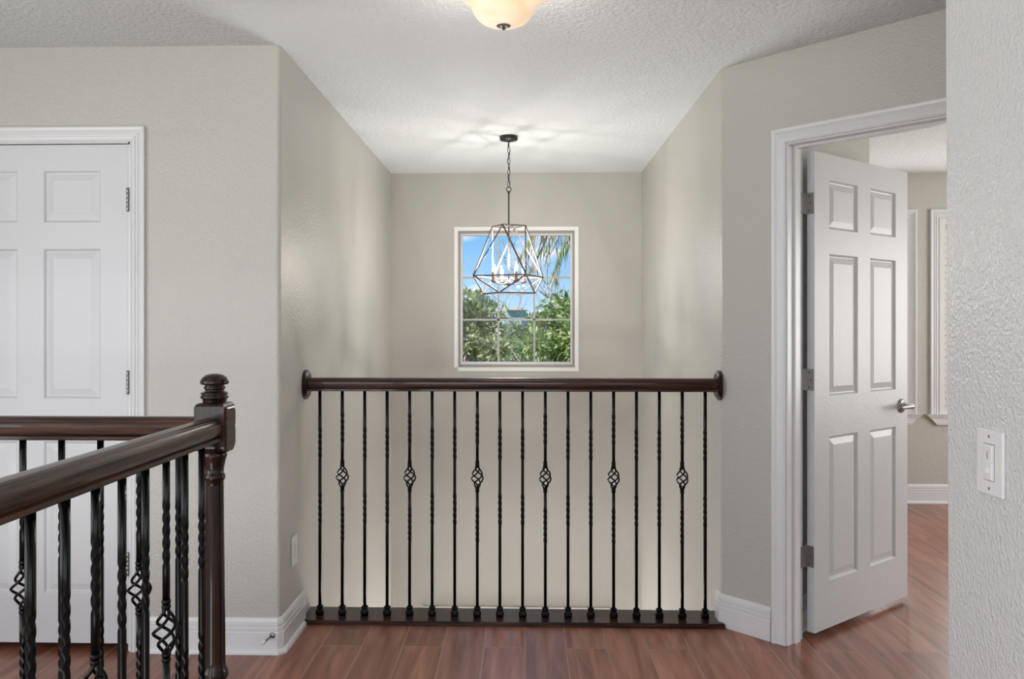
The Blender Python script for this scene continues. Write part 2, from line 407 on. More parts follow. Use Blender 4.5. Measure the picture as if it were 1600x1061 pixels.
# bedroom door: jamb, stop, casing both sides
ka, kb = k0, k0+OW
def fm2(p, t): q = diag(p.x, -t); return (q[0], q[1], p.y)
c2 = casing('trim_2', ka, kb, DTOP+.004, fm2)
JD = TH+.004
def dbox(bm, u0, u1, t0, t1, z0, z1):
    q = [diag(u0, t0), diag(u1, t0), diag(u1, t1), diag(u0, t1)]; prism(bm, q, z0, z1)
b = B()
dbox(b, ka-.012, ka+.006, -.001, JD, 0, DTOP+.016); dbox(b, kb-.006, kb+.012, -.001, JD, 0, DTOP+.016); dbox(b, ka+.006, kb-.006, -.001, JD, DTOP-.002, DTOP+.016)
obj('door_jamb', b, 'trim', c2)
b = B()
dbox(b, ka+.006, ka+.016, .045, .083, 0, DTOP-.002); dbox(b, kb-.016, kb-.006, .045, .083, 0, DTOP-.002); dbox(b, ka+.016, kb-.016, .045, .083, DTOP-.012, DTOP-.002)
obj('door_stop_strip', b, 'trim', c2)
def fm2b(p, t): q = diag(p.x, JD+t); return (q[0], q[1], p.y)
b = B(); sweep(b, [(ka, DTOP+.004), (kb, DTOP+.004), (kb, 0)], [(s, t*.6) for s, t in CP], fm2b); obj('bedroom_casing', b, 'trim', c2)

# ------------------------------------------------------------------ six-panel doors
DW, DH, DT = .800, 2.018, .035
def door_bm():
    b = B()
    xs = [0, .113, .346, .454, .687, DW]; zs = [0, .200, .815, .988, 1.593, 1.700, 1.909, DH]
    rings = [(0, 0), (.004, .004), (.0075, .0095), (.012, .0105), (.036, .0045), (.0385, .0035)]
    for side in (0, 1):
        y0 = 0 if side == 0 else DT; sg = 1 if side == 0 else -1
        def v(x, z, d=0): return b.verts.new((x, y0+sg*d, z))
        for i in range(5):
            for j in range(7):
                x0, x1, z0, z1 = xs[i], xs[i+1], zs[j], zs[j+1]
                if i in (1, 3) and j in (1, 3, 5):
                    prev = None
                    for ins, d in rings:
                        r = [v(x0+ins, z0+ins, d), v(x1-ins, z0+ins, d), v(x1-ins, z1-ins, d), v(x0+ins, z1-ins, d)]
                        if prev:
                            for k in range(4): b.faces.new((prev[k], prev[(k+1) % 4], r[(k+1) % 4], r[k]))
                        prev = r
                    b.faces.new(prev)
                else: b.faces.new((v(x0, z0), v(x1, z0), v(x1, z1), v(x0, z1)))
    for x in (0, DW):
        for z0, z1 in zip(zs, zs[1:]): b.faces.new([b.verts.new(p) for p in ((x, 0, z0), (x, DT, z0), (x, DT, z1), (x, 0, z1))])
    for z in (0, DH):
        for x0, x1 in zip(xs, xs[1:]): b.faces.new([b.verts.new(p) for p in ((x0, 0, z), (x1, 0, z), (x1, DT, z), (x0, DT, z))])
    bmesh.ops.remove_doubles(b, verts=b.verts, dist=1e-5)
    return b
def hinge_bm_barrel(c, z0, z1):
    b = B(); n = 5; s = (z1-z0)/n
    for i in range(n): lathe(b, [(.0050, z0+i*s+.0006), (.0056, z0+i*s+.0015), (.0056, z0+(i+1)*s-.0015), (.0050, z0+(i+1)*s-.0006)], (c[0], c[1], 0), 14)
    lathe(b, [(.003, z0-.004), (.0055, z0-.002), (.0055, z0), (.003, z0+.001)], (c[0], c[1], 0), 12)
    lathe(b, [(.003, z1-.001), (.0055, z1), (.0055, z1+.002), (.003, z1+.004)], (c[0], c[1], 0), 12)
    return b
# closet door, closed: right edge at the hinge side
d1 = thing('door_1', (-1.594-DW, YL-.001, .031), kind='structure')
o = obj('door_slab', door_bm(), 'door', d1, local=True)
for z0, z1 in ((1.777, 1.866), (1.040, 1.129), (.308, .397)):
    bb = hinge_bm_barrel((-1.5930, YL-.0065), z0, z1)
    box(bb, -1.5975, -1.5885, YL-.0035, YL+.03, z0, z1)
    obj('hinge', bb, 'hinge', d1)
b = B(); box(b, D1L+.02, D1R-.02, YL+.045, YL+.05, 0.0, .03)
cl = b
# bedroom door, open
pin = Vector((*diag(ka+.0025, JD+.028), 0))
oa = math.atan2(.5122, .6151)                   # direction of the open slab
dv = Vector((math.cos(oa), math.sin(oa), 0)); pv = Vector((math.sin(oa), -math.cos(oa), 0))
corner = pin+dv*.003+pv*.043                    # hall-face corner at the hinge edge
d2 = thing('door_2', (corner.x, corner.y, .026), kind='structure'); 
# slab local frame: x along dv, y into the slab (= -pv)
R = Matrix(((dv.x, -pv.x, 0, 0), (dv.y, -pv.y, 0, 0), (0, 0, 1, 0), (0, 0, 0, 1)))
bb = door_bm(); bmesh.ops.transform(bb, matrix=R, verts=bb.verts); obj('door_slab', bb, 'door', d2, local=True)
Rw = Matrix.Translation(corner) @ R
dd = Vector((DX, DY, 0)); nn_ = Vector((NX, NY, 0))
for z0, z1 in ((1.783, 1.872), (1.041, 1.131), (.299, .389)):
    bb = hinge_bm_barrel((pin.x, pin.y), z0, z1)
    t = B(); cbox(t, -.0022, .0004, .004, .040, z0, z1, .001, seg=1)      # leaf on the slab edge
    bmesh.ops.transform(t, matrix=Rw, verts=t.verts); merge(bb, t)
    t = B(); q0 = Vector((*diag(ka+.0058, JD-.032), 0))
    Rj = Matrix(((dd.x, nn_.x, 0, q0.x), (dd.y, nn_.y, 0, q0.y), (0, 0, 1, 0), (0, 0, 0, 1)))
    cbox(t, 0, .0024, 0, .060, z0, z1, .001, seg=1); bmesh.ops.transform(t, matrix=Rj, verts=t.verts); merge(bb, t)
    hg = obj('hinge', bb, 'hinge', d2)
    sb = B()
    for zz, yy in ((z0+.014, .030), (z0+.045, .024), (z1-.014, .030), ):
        lathe(sb, [(.0036, -.0032), (.0034, -.0036), (.002, -.0040)], (0, 0, 0), 12, Rw @ Matrix.Translation((0, yy-.006, zz)) @ Matrix.Rotation(PI/2, 4, 'Y'))
    obj('screw', sb, 'bronze', hg)
# lever handles
def lever(side):
    b = B(); hz = .909
    y = 0 if side == 0 else DT; s = -1 if side == 0 else 1
    X = DW-.062
    mt = lambda: Rw @ Matrix.Translation((X, y, hz+.026)) @ Matrix.Rotation(PI/2 if s < 0 else -PI/2, 4, 'X')
    lathe(b, [(.0335, 0), (.0335, .003), (.031, .007), (.024, .0105), (.014, .0125), (.0125, .016)], (0, 0, 0), 32, mt())
    lathe(b, [(.0115, .010), (.0105, .030), (.012, .040), (.012, .052)], (0, 0, 0), 20, mt())
    t = B()
    pts = [(X+.010, y+s*.050, hz+.026), (X, y+s*.050, hz+.026), (X-.025, y+s*.051, hz+.0265), (X-.055, y+s*.050, hz+.026), (X-.085, y+s*.045, hz+.025), (X-.105, y+s*.041, hz+.025)]
    tube(t, pts, [.0115, .0125, .0105, .0095, .0090, .0085], 14)
    bmesh.ops.transform(t, matrix=Rw, verts=t.verts); merge(b, t)
    return b
obj('lever_handle', lever(0), 'chrome', d2); obj('lever_handle', lever(1), 'chrome', d2)
b = B(); box(b, DW-.0004, DW+.0012, .006, .029, .88, .99); bmesh.ops.transform(b, matrix=Rw, verts=b.verts); obj('latch_plate', b, 'chrome', d2)

# ------------------------------------------------------------------ foyer window
w1 = thing('window_1', (-.05, YB+.06, WZ0), kind='structure')
b = B()     # painted return and narrow white edge
YI = YB+.045
sweep(b, [(WX0, WZ0), (WX0, WZ1), (WX1, WZ1), (WX1, WZ0), (WX0, WZ0)], [(0, -.002), (0, .006), (.028, .006), (.028, -.002)], lambda p, t: (p.x, YB-t, p.y))
obj('window_surround', b, 'bright', w1)
FX0, FX1, FZ0, FZ1 = WX0, WX1, WZ0, WZ1
def frame(bm, x0, x1, z0, z1, w, y0, y1, wb=None):
    wb = wb or w
    box(bm, x0, x0+w, y0, y1, z0, z1); box(bm, x1-w, x1, y0, y1, z0, z1)
    box(bm, x0+w, x1-w, y0, y1, z1-w, z1); box(bm, x0+w, x1-w, y0, y1, z0, z0+wb)
b = B(); frame(b, FX0, FX1, FZ0, FZ1, .014, YI, YI+.07, .018); obj('window_frame', b, 'pewter', w1)
b = B(); frame(b, FX0+.014, FX1-.014, FZ0+.018, FZ1-.014, .014, YI+.018, YI+.055, .020); sash = obj('sash', b, 'plastic', w1)
gx0, gx1, gz0, gz1 = FX0+.028, FX1-.028, FZ0+.038, FZ1-.028
b = B()
for i in (1, 2):
    x = gx0+(gx1-gx0)*i/3; box(b, x-.007, x+.007, YI+.028, YI+.046, gz0, gz1)
    z = gz0+(gz1-gz0)*i/3; box(b, gx0, gx1, YI+.028, YI+.046, z-.007, z+.007)
obj('muntins', b, 'muntin', w1)
b = B(); box(b, gx0-.004, gx1+.004, YI+.035, YI+.039, gz0-.004, gz1+.004); obj('pane', b, 'glass', w1)

# ------------------------------------------------------------------ bedroom windows (closed white shutters)
def bed_window(name, x0, x1):
    z0, z1 = .650, 2.175; y = YBED
    r = thing(name, ((x0+x1)/2, y, z0), kind='structure')
    b = B(); sweep(b, [(x0+.07, z0), (x0+.07, z1-.07), (x1-.07, z1-.07), (x1-.07, z0)], [(s*1.15, t*1.1) for s, t in CP], lambda p, t: (p.x, y-t, p.y)); obj('window_casing', b, 'trim', r)
    b = B()
    for (ex, ex2, pr_, za, zb) in ((.027, .027, .045, 0, .012), (.020, .012, .038, -.014, 0), (.005, -.030, .026, -.050, -.014), (-.030, -.042, .030, -.068, -.050)):
        w = .02
        vs = [(x0-ex, y-.001, z0+zb), (x1+ex, y-.001, z0+zb), (x1+ex, y-pr_, z0+zb), (x0-ex, y-pr_, z0+zb)]
        ws = [(x0-ex2, y-.001, z0+za), (x1+ex2, y-.001, z0+za), (x1+ex2, y-pr_*.85, z0+za), (x0-ex2, y-pr_*.85, z0+za)]
        A = [b.verts.new(v) for v in vs]; Z = [b.verts.new(v) for v in ws]
        b.faces.new(A); b.faces.new(Z[::-1])
        for k in range(4): b.faces.new((A[k], A[(k+1) % 4], Z[(k+1) % 4], Z[k]))
    obj('window_sill', b, 'trim', r)
    b = B(); frame(b, x0+.07, x1-.07, z0, z1-.07, .04, y-.014, y-.002); box(b, (x0+x1)/2-.02, (x0+x1)/2+.02, y-.016, y-.002, z0, z1-.07); sf = obj('shutter_frame', b, 'plastic', r)
    b = B(); z = z0+.05
    while z < z1-.14:
        box(b, x0+.11, x1-.11, -.003, .003, -.028, .028, Matrix.Translation((0, y-.009, z)) @ Matrix.Rotation(.28, 4, 'X')); z += .052
    obj('shutter_slats', b, 'plastic', sf)
bed_window('window_2', 1.95, 2.910)
bed_window('window_3', 3.007, 3.967)

# ------------------------------------------------------------------ lower front door (only the top of its casing is seen)
b = B(); sweep(b, [(-.68, LOW), (-.68, -.81), (.575, -.81), (.575, LOW)], CP, lambda p, t: (p.x, YB-t, p.y)); c3 = struct('trim_3', b, 'wall_low')
b = B(); box(b, -.68, .575, YB-.006, YB-.0005, LOW, -.81); box(b, -.055, -.045, YB-.012, YB-.006, LOW, -.83)
for xa, xb in ((-.60, -.14), (.04, .50)):
    for za, zb in ((-2.7, -2.0), (-1.85, -.95)): frame(b, xa, xb, za, zb, .03, YB-.012, YB-.006)
d3 = struct('door_3', b, 'door')

# ------------------------------------------------------------------ balusters
S = .0127
def twist_bar(bm, z0, z1, sections, s=S, ph0=0.0):
    """square bar with twisted stretches [(za, zb, turns)]"""
    zs = [(z0, ph0)]; ph = ph0
    for za, zb, tn in sections:
        zs.append((za, ph)); n = int(abs(tn)*24)
        for i in range(1, n+1): zs.append((za+(zb-za)*i/n, ph+2*PI*tn*i/n))
        ph += 2*PI*tn
    zs.append((z1, ph)); rings = []
    q = s/2; c = q*.88
    pts = [(q, -c), (q, c), (c, q), (-c, q), (-q, c), (-q, -c), (-c, -q), (c, -q)]
    for z, a in zs:
        ca, sa = math.cos(a), math.sin(a)
        rings.append([bm.verts.new((x*ca-y*sa, x*sa+y*ca, z)) for x, y in pts])
    for a, b_ in zip(rings, rings[1:]):
        for k in range(8): bm.faces.new((a[k], a[(k+1) % 8], b_[(k+1) % 8], b_[k])).smooth = True
    bm.faces.new(rings[0][::-1]); bm.faces.new(rings[-1])
def collar(bm, z, h=.010):
    lathe(bm, [(.0075, z-h), (.0098, z-h+.002), (.0098, z-.002), (.0075, z)], n=16)
def baluster_parts(kind, ztop, zbot=.02):
    b = B(); bk = None
    if kind == 'basket':
        twist_bar(b, zbot, .578, [(.347, .505, 1.5)]); twist_bar(b, .698, ztop, [(.785, .924, 1.25)])
        bk = B()
        z0, z1 = .583, .696
        for q in range(4):
            pts = []; 
            for i in range(33):
                t = i/32; r = .0035+.0235*(math.sin(PI*t)**1.7*.6+(1-abs(2*t-1))*.4); a = q*PI/2+PI/4+2*PI*.92*t
                pts.append((r*math.cos(a), r*math.sin(a), z0+(z1-z0)*t))
            tube(bk, pts, .0036, 7)
        for z in (.583, .594, .700, .711): collar(bk, z)
    else:
        twist_bar(b, zbot, ztop, [(.424, .566, 1.25), (.716, .858, 1.25)])
    sh = B()
    prof = [(.0135, 0), (.0160, .004), (.0172, .012), (.0168, .020), (.0140, .027), (.0112, .029), (.0112, .033), (.0140, .035), (.0140, .040), (.0110, .043), (.0078, .044)]
    rings = []
    for w, z in prof:
        c = w*.62
        rings.append([sh.verts.new((x, y, zbot+z)) for x, y in ((w, -c), (w, c), (c, w), (-c, w), (-w, c), (-w, -c), (-c, -w), (c, -w))])
    for p, q in zip(rings, rings[1:]):
        for k in range(8): sh.faces.new((p[k], p[(k+1) % 8], q[(k+1) % 8], q[k]))
    sh.faces.new(rings[0][::-1]); sh.faces.new(rings[-1])
    return b, bk, sh
RZ0, RZ1 = 1.0225, 1.0815          # underside and top of every handrail
protos = {}
def add_baluster(root, x, y, kind, spin=0.0):
    a = absloc(root)
    if kind not in protos:
        b, bk, sh = baluster_parts(kind, RZ0+.004)
        o = obj('baluster', b, 'iron', root, local=True)
        if bk is not None: obj('basket', bk, 'iron', o, local=True)
        obj('shoe', sh, 'iron', o, local=True)
        protos[kind] = o
    else:
        o = copy_tree(protos[kind], root)
    o.location = (x-a.x, y-a.y, -a.z); o.rotation_euler = (0, 0, spin)
    return o
# handrail section (width, height) as an open-topped loaf
def rail_prof():
    p = [(-.0275, 0), (.0275, 0), (.0287, .0015), (.0287, .0095), (.0250, .0115), (.0200, .0125), (.0205, .0145), (.0275, .0165), (.0285, .0195)]
    p += [(.0300, .0250), (.0305, .0330), (.0300, .0400), (.0285, .0445), (.0262, .0465), (.0255, .0480), (.0235, .0515), (.0200, .0535), (.0190, .0550), (.0130, .0578), (0, .0590)]
    p += [(-x, z) for x, z in p[2:-1][::-1]]
    return p
RP = rail_prof()
def rail(bm, p0, p1):
    sweep(bm, [p0, p1], RP, lambda p, t: (p.x, p.y, RZ0+t))

# --- front guard rail
YRL = 3.703
fr = thing('guard_railing', (-.054, YRL, 0), 'long dark wood guard railing with black iron balusters in front of the foyer', 'railing')
b = B(); rail(b, (XL+.016, YRL), (XR-.016, YRL)); obj('handrail', b, 'wood_x', fr)
for s in (-1, 1):
    b = B(); X = XL if s < 0 else XR
    prof = [(.066, 0), (.066, .007), (.060, .0085), (.060, .012), (.054, .016), (.050, .018)]
    rings = []
    for r, t in prof:
        ring = []
        for k in range(24):
            a = 2*PI*k/24; cc, ss = math.cos(a), math.sin(a)
            rr_ = (abs(cc)**2.6+abs(ss)**2.6)**(-1/2.6)
            ring.append(b.verts.new((X-s*t, YRL+r*cc*rr_*.93, 1.050+r*ss*rr_*1.0)))
        rings.append(ring)
    for p, q in zip(rings, rings[1:]):
        for k in range(24): b.faces.new((p[k], p[(k+1) % 24], q[(k+1) % 24], q[k]))
    b.faces.new(rings[0]); b.faces.new(rings[-1]); obj('rosette', b, 'wood_z', fr)
b = B()
prism(b, [(XL+.0275, 3.630), (.8735, 3.630), (XR+.0005, 3.655), (XR-.0145, 3.668), (XR-.0145, 3.741), (XR-.0005, 3.741), (XR-.0005, 3.806), (XL+.0005, 3.806), (XL+.0005, 3.668), (XL+.0145, 3.668), (XL+.0145, 3.630)], 0.0, .021)
es = [e for e in b.edges if all(abs(v.co.z-.021) < 1e-6 for v in e.verts) and all(abs(v.co.y-3.630) < 1e-4 for v in e.verts)]
bmesh.ops.bevel(b, geom=es, offset=.006, segments=3, affect='EDGES')
obj('base_plate', b, 'wood_x', fr)
random.seed(3)
for i in range(18):
    add_baluster(fr, -.909+.1007*i, YRL, 'basket' if i % 3 == 1 else 'twist', 0)

# --- corner guard rail with the newel
NXc, NYc = -.7870, 2.1027
st = thing('newel_railing', (NXc, NYc, 0), 'dark wood corner railing with turned newel post and black iron balusters at left', 'railing')
RXn = -.7852
b = B(); rail(b, (RXn, NYc-.037), (RXn, .10)); obj('handrail', b, 'wood_y', st)
b = B(); rail(b, (NXc-.037, NYc), (XW+.001, NYc)); obj('handrail', b, 'wood_x', st)
for i in range(10):        # nearest ones to the newel first
    add_baluster(st, RXn, 2.0131-.1011*i, 'basket' if i % 3 == 2 else 'twist')
for i in range(9):
    add_baluster(st, -.8799-.1011*i, NYc, 'basket' if i % 3 == 1 else 'twist')
b = B(); box(b, RXn-.068, RXn+.075, .10, NYc-.045, 0, .021); box(b, XW+.001, NXc-.045, NYc-.068, NYc+.075, 0, .021)
obj('base_plate', b, 'wood_y', st)
nw = B()
hw = .0380
def sqprism(bm, z0, z1, w, ch):
    t = B(); box(t, -w, w, -w, w, z0, z1)
    hz = [e for e in t.edges if abs(e.verts[0].co.z-e.verts[1].co.z) < 1e-6]
    bmesh.ops.bevel(t, geom=hz, offset=ch, segments=4, profile=.55, affect='EDGES')
    merge(bm, t, Matrix.Translation((NXc, NYc, 0)))
sqprism(nw, .995, 1.118, hw, .014)
sqprism(nw, 0, .300, hw, .010)
turn = [(.020, .985), (.026, .990), (.030, .997), (.030, 1.0)]
lathe(nw, [(.0285, .302), (.031, .312), (.034, .330), (.0335, .345), (.029, .356), (.0275, .362), (.032, .372), (.0335, .382), (.031, .392), (.0265, .398), (.0265, .410),
           (.0335, .418), (.0345, .426), (.0325, .436), (.0275, .446), (.0268, .460), (.0262, .55), (.0248, .68), (.0232, .80), (.0226, .905),
           (.0226, .918), (.0258, .922), (.0268, .928), (.0258, .934), (.0222, .938), (.0232, .950), (.0262, .965), (.0285, .975), (.0305, .980), (.0310, .985), (.0290, .990), (.026, .996)], (NXc, NYc, 0), 40)
lathe(nw, [(.026, 1.112), (.0285, 1.118), (.030, 1.121), (.0300, 1.126), (.0335, 1.128), (.0350, 1.132), (.0330, 1.136), (.0300, 1.138), (.0345, 1.1395), (.0345, 1.142), (.0285, 1.1440), (.0235, 1.147), (.0235, 1.150),
           (.0262, 1.153), (.0268, 1.156), (.0240, 1.160), (.0235, 1.162), (.0300, 1.163), (.0345, 1.1645), (.0355, 1.168), (.0345, 1.173), (.0300, 1.181), (.0215, 1.187), (.011, 1.190), (0, 1.191)], (NXc, NYc, 0), 40)
obj('newel_post', nw, 'wood_z', st)
# carved octagon plaque that shows on the hall side of the newel block
b = B()
def plaque(bm):
    zc, yc = 1.050, NYc
    pts = [(-.030, -.050), (-.022, -.056), (.022, -.056), (.032, -.048), (.037, -.038), (.037, -.002), (.033, .006), (.037, .014), (.037, .046), (.030, .056), (-.022, .056), (-.030, .050)]
    rings = [[bm.verts.new((NXc+hw-.001+t, yc+y*s, zc+z*s)) for y, z in pts] for t, s in ((0, 1), (.003, 1), (.005, .93))]
    for p, q in zip(rings, rings[1:]):
        for k in range(len(pts)): bm.faces.new((p[k], p[(k+1) % len(pts)], q[(k+1) % len(pts)], q[k]))
    bm.faces.new(rings[0][::-1]); bm.faces.new(rings[-1])
plaque(b); obj('block_face', b, 'wood_y', st)

# ------------------------------------------------------------------ pendant lantern in the foyer
PX, PY = -.0856, 4.9525
pd = thing('pendant_lantern', (PX, PY, H), 'open geometric metal cage pendant on a black chain before the foyer window', 'pendant light')
b = B(); lathe(b, [(.052, H-.0005), (.054, H-.004), (.054, H-.018), (.050, H-.024), (.012, H-.026), (.010, H-.034), (.006, H-.036)], (PX, PY, 0), 40); obj('canopy', b, 'black', pd)
b = B(); z = H-.030; k = 0
zr_top = 2.134
n = 8; step = (z-(zr_top+.006))/n
for k in range(n):
    zc = z-step*(k+.5); ph = (0.25 if k % 2 else PI/2+.25); hl = step/2+.0035; w = .0075
    pts = []
    for i in range(20):
        a = 2*PI*i/20; lx = w*math.cos(a); lz = (hl-.0035)*math.sin(a) + (.0 if abs(math.sin(a)) < .5 else math.copysign(.001, math.sin(a)))
        pts.append((PX+lx*math.cos(ph), PY+lx*math.sin(ph), zc+lz*1.08))
    tube(b, pts, .0019, 6, closed=True)
obj('chain', b, 'black', pd)
b = B()
wire = [(PX-.006*math.sin(i*1.3), PY+.004*math.cos(i*1.1), z-(z-zr_top)*i/14) for i in range(15)]; tube(b, wire, .0014, 6); obj('cord', b, 'black', pd)
b = B(); tube(b, [(PX+.014*math.cos(a), PY, zr_top-.010+.015*math.sin(a)) for a in [2*PI*i/24 for i in range(24)]], .0025, 8, closed=True); 
lathe(b, [(.007, zr_top-.034), (.007, zr_top-.022), (.004, zr_top-.020)], (PX, PY, 0), 16); obj('loop', b, 'black', pd)
b = B(); lathe(b, [(.0048, 1.560), (.0048, zr_top-.030)], (PX, PY, 0), 14); obj('rod', b, 'bronze', pd)
b = B()
ZT, ZM, ZB = 1.905, 1.606, 1.506
Rt, Rm, Rb = .104, .228, .162
a0 = math.radians(-108.6)
T = [(PX+Rt*math.cos(a0+PI/2*i), PY+Rt*math.sin(a0+PI/2*i), ZT) for i in range(4)]
Mi = [(PX+Rm*math.cos(a0+PI/4+PI/2*i), PY+Rm*math.sin(a0+PI/4+PI/2*i), ZM) for i in range(4)]
Bo = [(PX+Rb*math.cos(a0+PI/2*i), PY+Rb*math.sin(a0+PI/2*i), ZB) for i in range(4)]
def bar(bm, p, q, s=.0075):
    p, q = Vector(p), Vector(q); d = (q-p).normalized(); m = Matrix.Translation((p+q)/2) @ d.to_track_quat('Z', 'Y').to_matrix().to_4x4()
    L = (q-p).length/2+s*.3; box(bm, -s/2, s/2, -s/2, s/2, -L, L, m)
for i in range(4):
    j = (i+1) % 4
    bar(b, T[i], T[j]); bar(b, Mi[i], Mi[j]); bar(b, Bo[i], Bo[j])
    bar(b, T[i], Mi[i]); bar(b, T[j], Mi[i]); bar(b, Bo[i], Mi[i]); bar(b, Bo[j], Mi[i])
bar(b, T[0], T[2], .006); bar(b, T[1], T[3], .006)
obj('cage', b, 'cage', pd)
b = B(); lathe(b, [(0, 1.548), (.008, 1.552), (.018, 1.562), (.020, 1.572), (.012, 1.582), (.006, 1.588)], (PX, PY, 0), 24)
cand = []
for i in range(4):
    a = a0+PI/4+PI/2*i; r = .098; cx, cy = PX+r*math.cos(a), PY+r*math.sin(a); cand.append((cx, cy))
    tube(b, [(PX+r*u*math.cos(a), PY+r*u*math.sin(a), 1.572-.012*math.sin(PI*u)) for u in (0, .2, .4, .6, .8, 1)], .0042, 8)
    lathe(b, [(.005, 1.566), (.016, 1.574), (.019, 1.582), (.010, 1.584)], (cx, cy, 0), 18)
obj('candle_arms', b, 'cage', pd)
for cx, cy in cand:
    b = B(); lathe(b, [(.0105, 1.582), (.0105, 1.655), (.008, 1.656)], (cx, cy, 0), 18); sl = obj('candle_sleeve', b, 'candle', pd)
    b = B(); lathe(b, [(.004, 1.655), (.0075, 1.664), (.0080, 1.673), (.0045, 1.688), (.0012, 1.700), (0, 1.702)], (cx, cy, 0), 14); obj('bulb', b, 'glass', sl)
    pl = bpy.data.lights.new('candle_light', 'POINT'); pl.energy = 6.5; pl.color = (1, .93, .84); pl.shadow_soft_size = .012
    po = bpy.data.objects.new('candle_light', pl); COL.objects.link(po); po.location = (cx, cy, 1.672)

# ------------------------------------------------------------------ ceiling light overhead
LX, LY = -.062, 2.64
cl = thing('ceiling_light', (LX, LY, H), 'lit warm alabaster glass bowl ceiling light with bronze finial at top edge', 'ceiling light')
b = B(); lathe(b, [(.085, H-.0005), (.090, H-.006), (.088, H-.020), (.070, H-.030), (.020, H-.034)], (LX, LY, 0), 40); obj('ceiling_plate', b, 'bronze', cl)
zb = 2.262
b = B()
prof = [(0, 0), (.030, .0015), (.052, .007), (.072, .017), (.088, .032), (.098, .049), (.105, .066), (.110, .074), (.119, .084), (.131, .094), (.144, .100)]
outer = [(r, zb+z) for r, z in prof]; inner = [(max(r-.004, 0), zb+z+.004) for r, z in prof][::-1]
lathe(b, outer+inner[:-1]+[(0, zb+.004)], (LX, LY, 0), 56); obj('glass_bowl', b, 'bowl', cl)
b = B(); lathe(b, [(.0038, zb-.012), (.0055, zb-.010), (.0062, zb-.0075), (.0045, zb-.005), (.004, zb-.003), (.0065, zb+.002), (.009, zb+.003)], (LX, LY, 0), 20)
lathe(b, [(.006, zb-.001), (.020, zb-.001), (.0260, zb+.004), (.0275, zb+.009), (.022, zb+.014), (.004, zb+.015)], (LX, LY, 0), 32); obj('finial', b, 'bronze', cl)
b = B(); lathe(b, [(.004, zb+.012), (.004, H-.03)], (LX, LY, 0), 12); obj('stem', b, 'bronze', cl)
for s in (-1, 1):
    pd_ = bpy.data.lights.new('bulb_light', 'POINT'); pd_.energy = 4.5; pd_.color = (1, .92, .83); pd_.shadow_soft_size = .03
    po = bpy.data.objects.new('bulb_light', pd_); COL.objects.link(po); po.location = (LX+.06*s, LY, 2.37)

# ------------------------------------------------------------------ dimmer, outlet, door stop
sw = thing('dimmer_switch', (XR, 1.565, 1.06), 'white dimmer switch plate on the textured wall at far right', 'light switch')
Rs = Matrix.Translation((XR, 1.565, 1.060)) @ Matrix(((0, 0, -1, 0), (-1, 0, 0, 0), (0, 1, 0, 0), (0, 0, 0, 1)))   # x -> -y (picture right), y -> z, z -> -x (out of the wall)
b = B(); cbox(b, -.0430, .0430, -.0605, .0605, 0, .0065, .0032, Rs, 3); obj('plate', b, 'plastic', sw)
b = B(); cbox(b, -.0165, .0165, -.0330, .0335, .004, .0085, .0012, Rs); obj('paddle_frame', b, 'plastic', sw)
b = B(); cbox(b, -.0176, .0176, -.0341, .0346, .004, .0068, .0002, Rs); obj('seam', b, 'dark_gap', sw)
b = B(); cbox(b, -.0125, .0125, .0020, .0300, .0075, .0100, .001, Rs); up = obj('paddle', b, 'plastic', sw)
b = B(); cbox(b, -.0010, .0010, .0060, .0210, .0095, .0103, .0002, Rs); obj('slot', b, 'dark_gap', up)
b = B(); cbox(b, -.0125, .0125, -.0300, -.0015, .0075, .0105, .001, Rs); cbox(b, -.011, .011, -.0040, -.0020, .0100, .0120, .0005, Rs); lo = obj('slider_frame', b, 'plastic', sw)
b = B(); cbox(b, -.0045, .0055, -.0190, -.0090, .0100, .0140, .001, Rs); obj('slider', b, 'plastic', lo)
for y in (-.048, .048):
    b = B(); lathe(b, [(.0030, .006), (.0028, .0072), (.0015, .0076)], (0, 0, 0), 14, Rs @ Matrix.Translation((0, y, 0))); obj('screw', b, 'chrome', sw)

ou = thing('wall_outlet', (XL, 3.512, .359), 'white duplex outlet plate low on the wall left of the front railing', 'outlet')
Ro = Matrix.Translation((XL, 3.512, .359)) @ Matrix(((0, 0, 1, 0), (1, 0, 0, 0), (0, 1, 0, 0), (0, 0, 0, 1)))
b = B(); cbox(b, -.040, .040, -.062, .062, 0, .006, .003, Ro, 3); obj('plate', b, 'plastic', ou)
for y in (-.0205, .0205):
    b = B(); cbox(b, -.017, .017, y-.0145, y+.0145, .005, .0075, .0015, Ro); so = obj('socket', b, 'plastic', ou)
    b = B()
    for x in (-.0065, .0065): cbox(b, x-.0011, x+.0011, y-.001, y+.008, .0070, .0078, .0002, Ro)
    lathe(b, [(.0024, .0070), (.0024, .0078)], (0, 0, 0), 10, Ro @ Matrix.Translation((0, y-.007, 0))); obj('slot', b, 'dark_gap', so)
b = B(); lathe(b, [(.0030, .006), (.0028, .0072)], (0, 0, 0), 14, Ro); obj('screw', b, 'chrome', ou)

ds = thing('door_stop', (-1.003, YL-.0135, .073), 'small chrome rod door stop with white rubber tip on left baseboard', 'door stop')
def aimm(p, d): return Matrix.Translation(p) @ Vector(d).to_track_quat('Z', 'Y').to_matrix().to_4x4()
A0 = aimm((-1.003, YL-.0125, .074), (-.30, -1, -.10))
b = B(); lathe(b, [(.0125, 0), (.0125, .002), (.009, .005), (.006, .007)], (0, 0, 0), 20, A0)
lathe(b, [(.0042, .004), (.0042, .060)], (0, 0, 0), 14, A0); obj('rod', b, 'chrome', ds)
b = B(); lathe(b, [(.0070, .056), (.0078, .058), (.0078, .068), (.006, .072), (0, .073)], (0, 0, 0), 18, A0); obj('rubber_tip', b, 'plastic', ds)

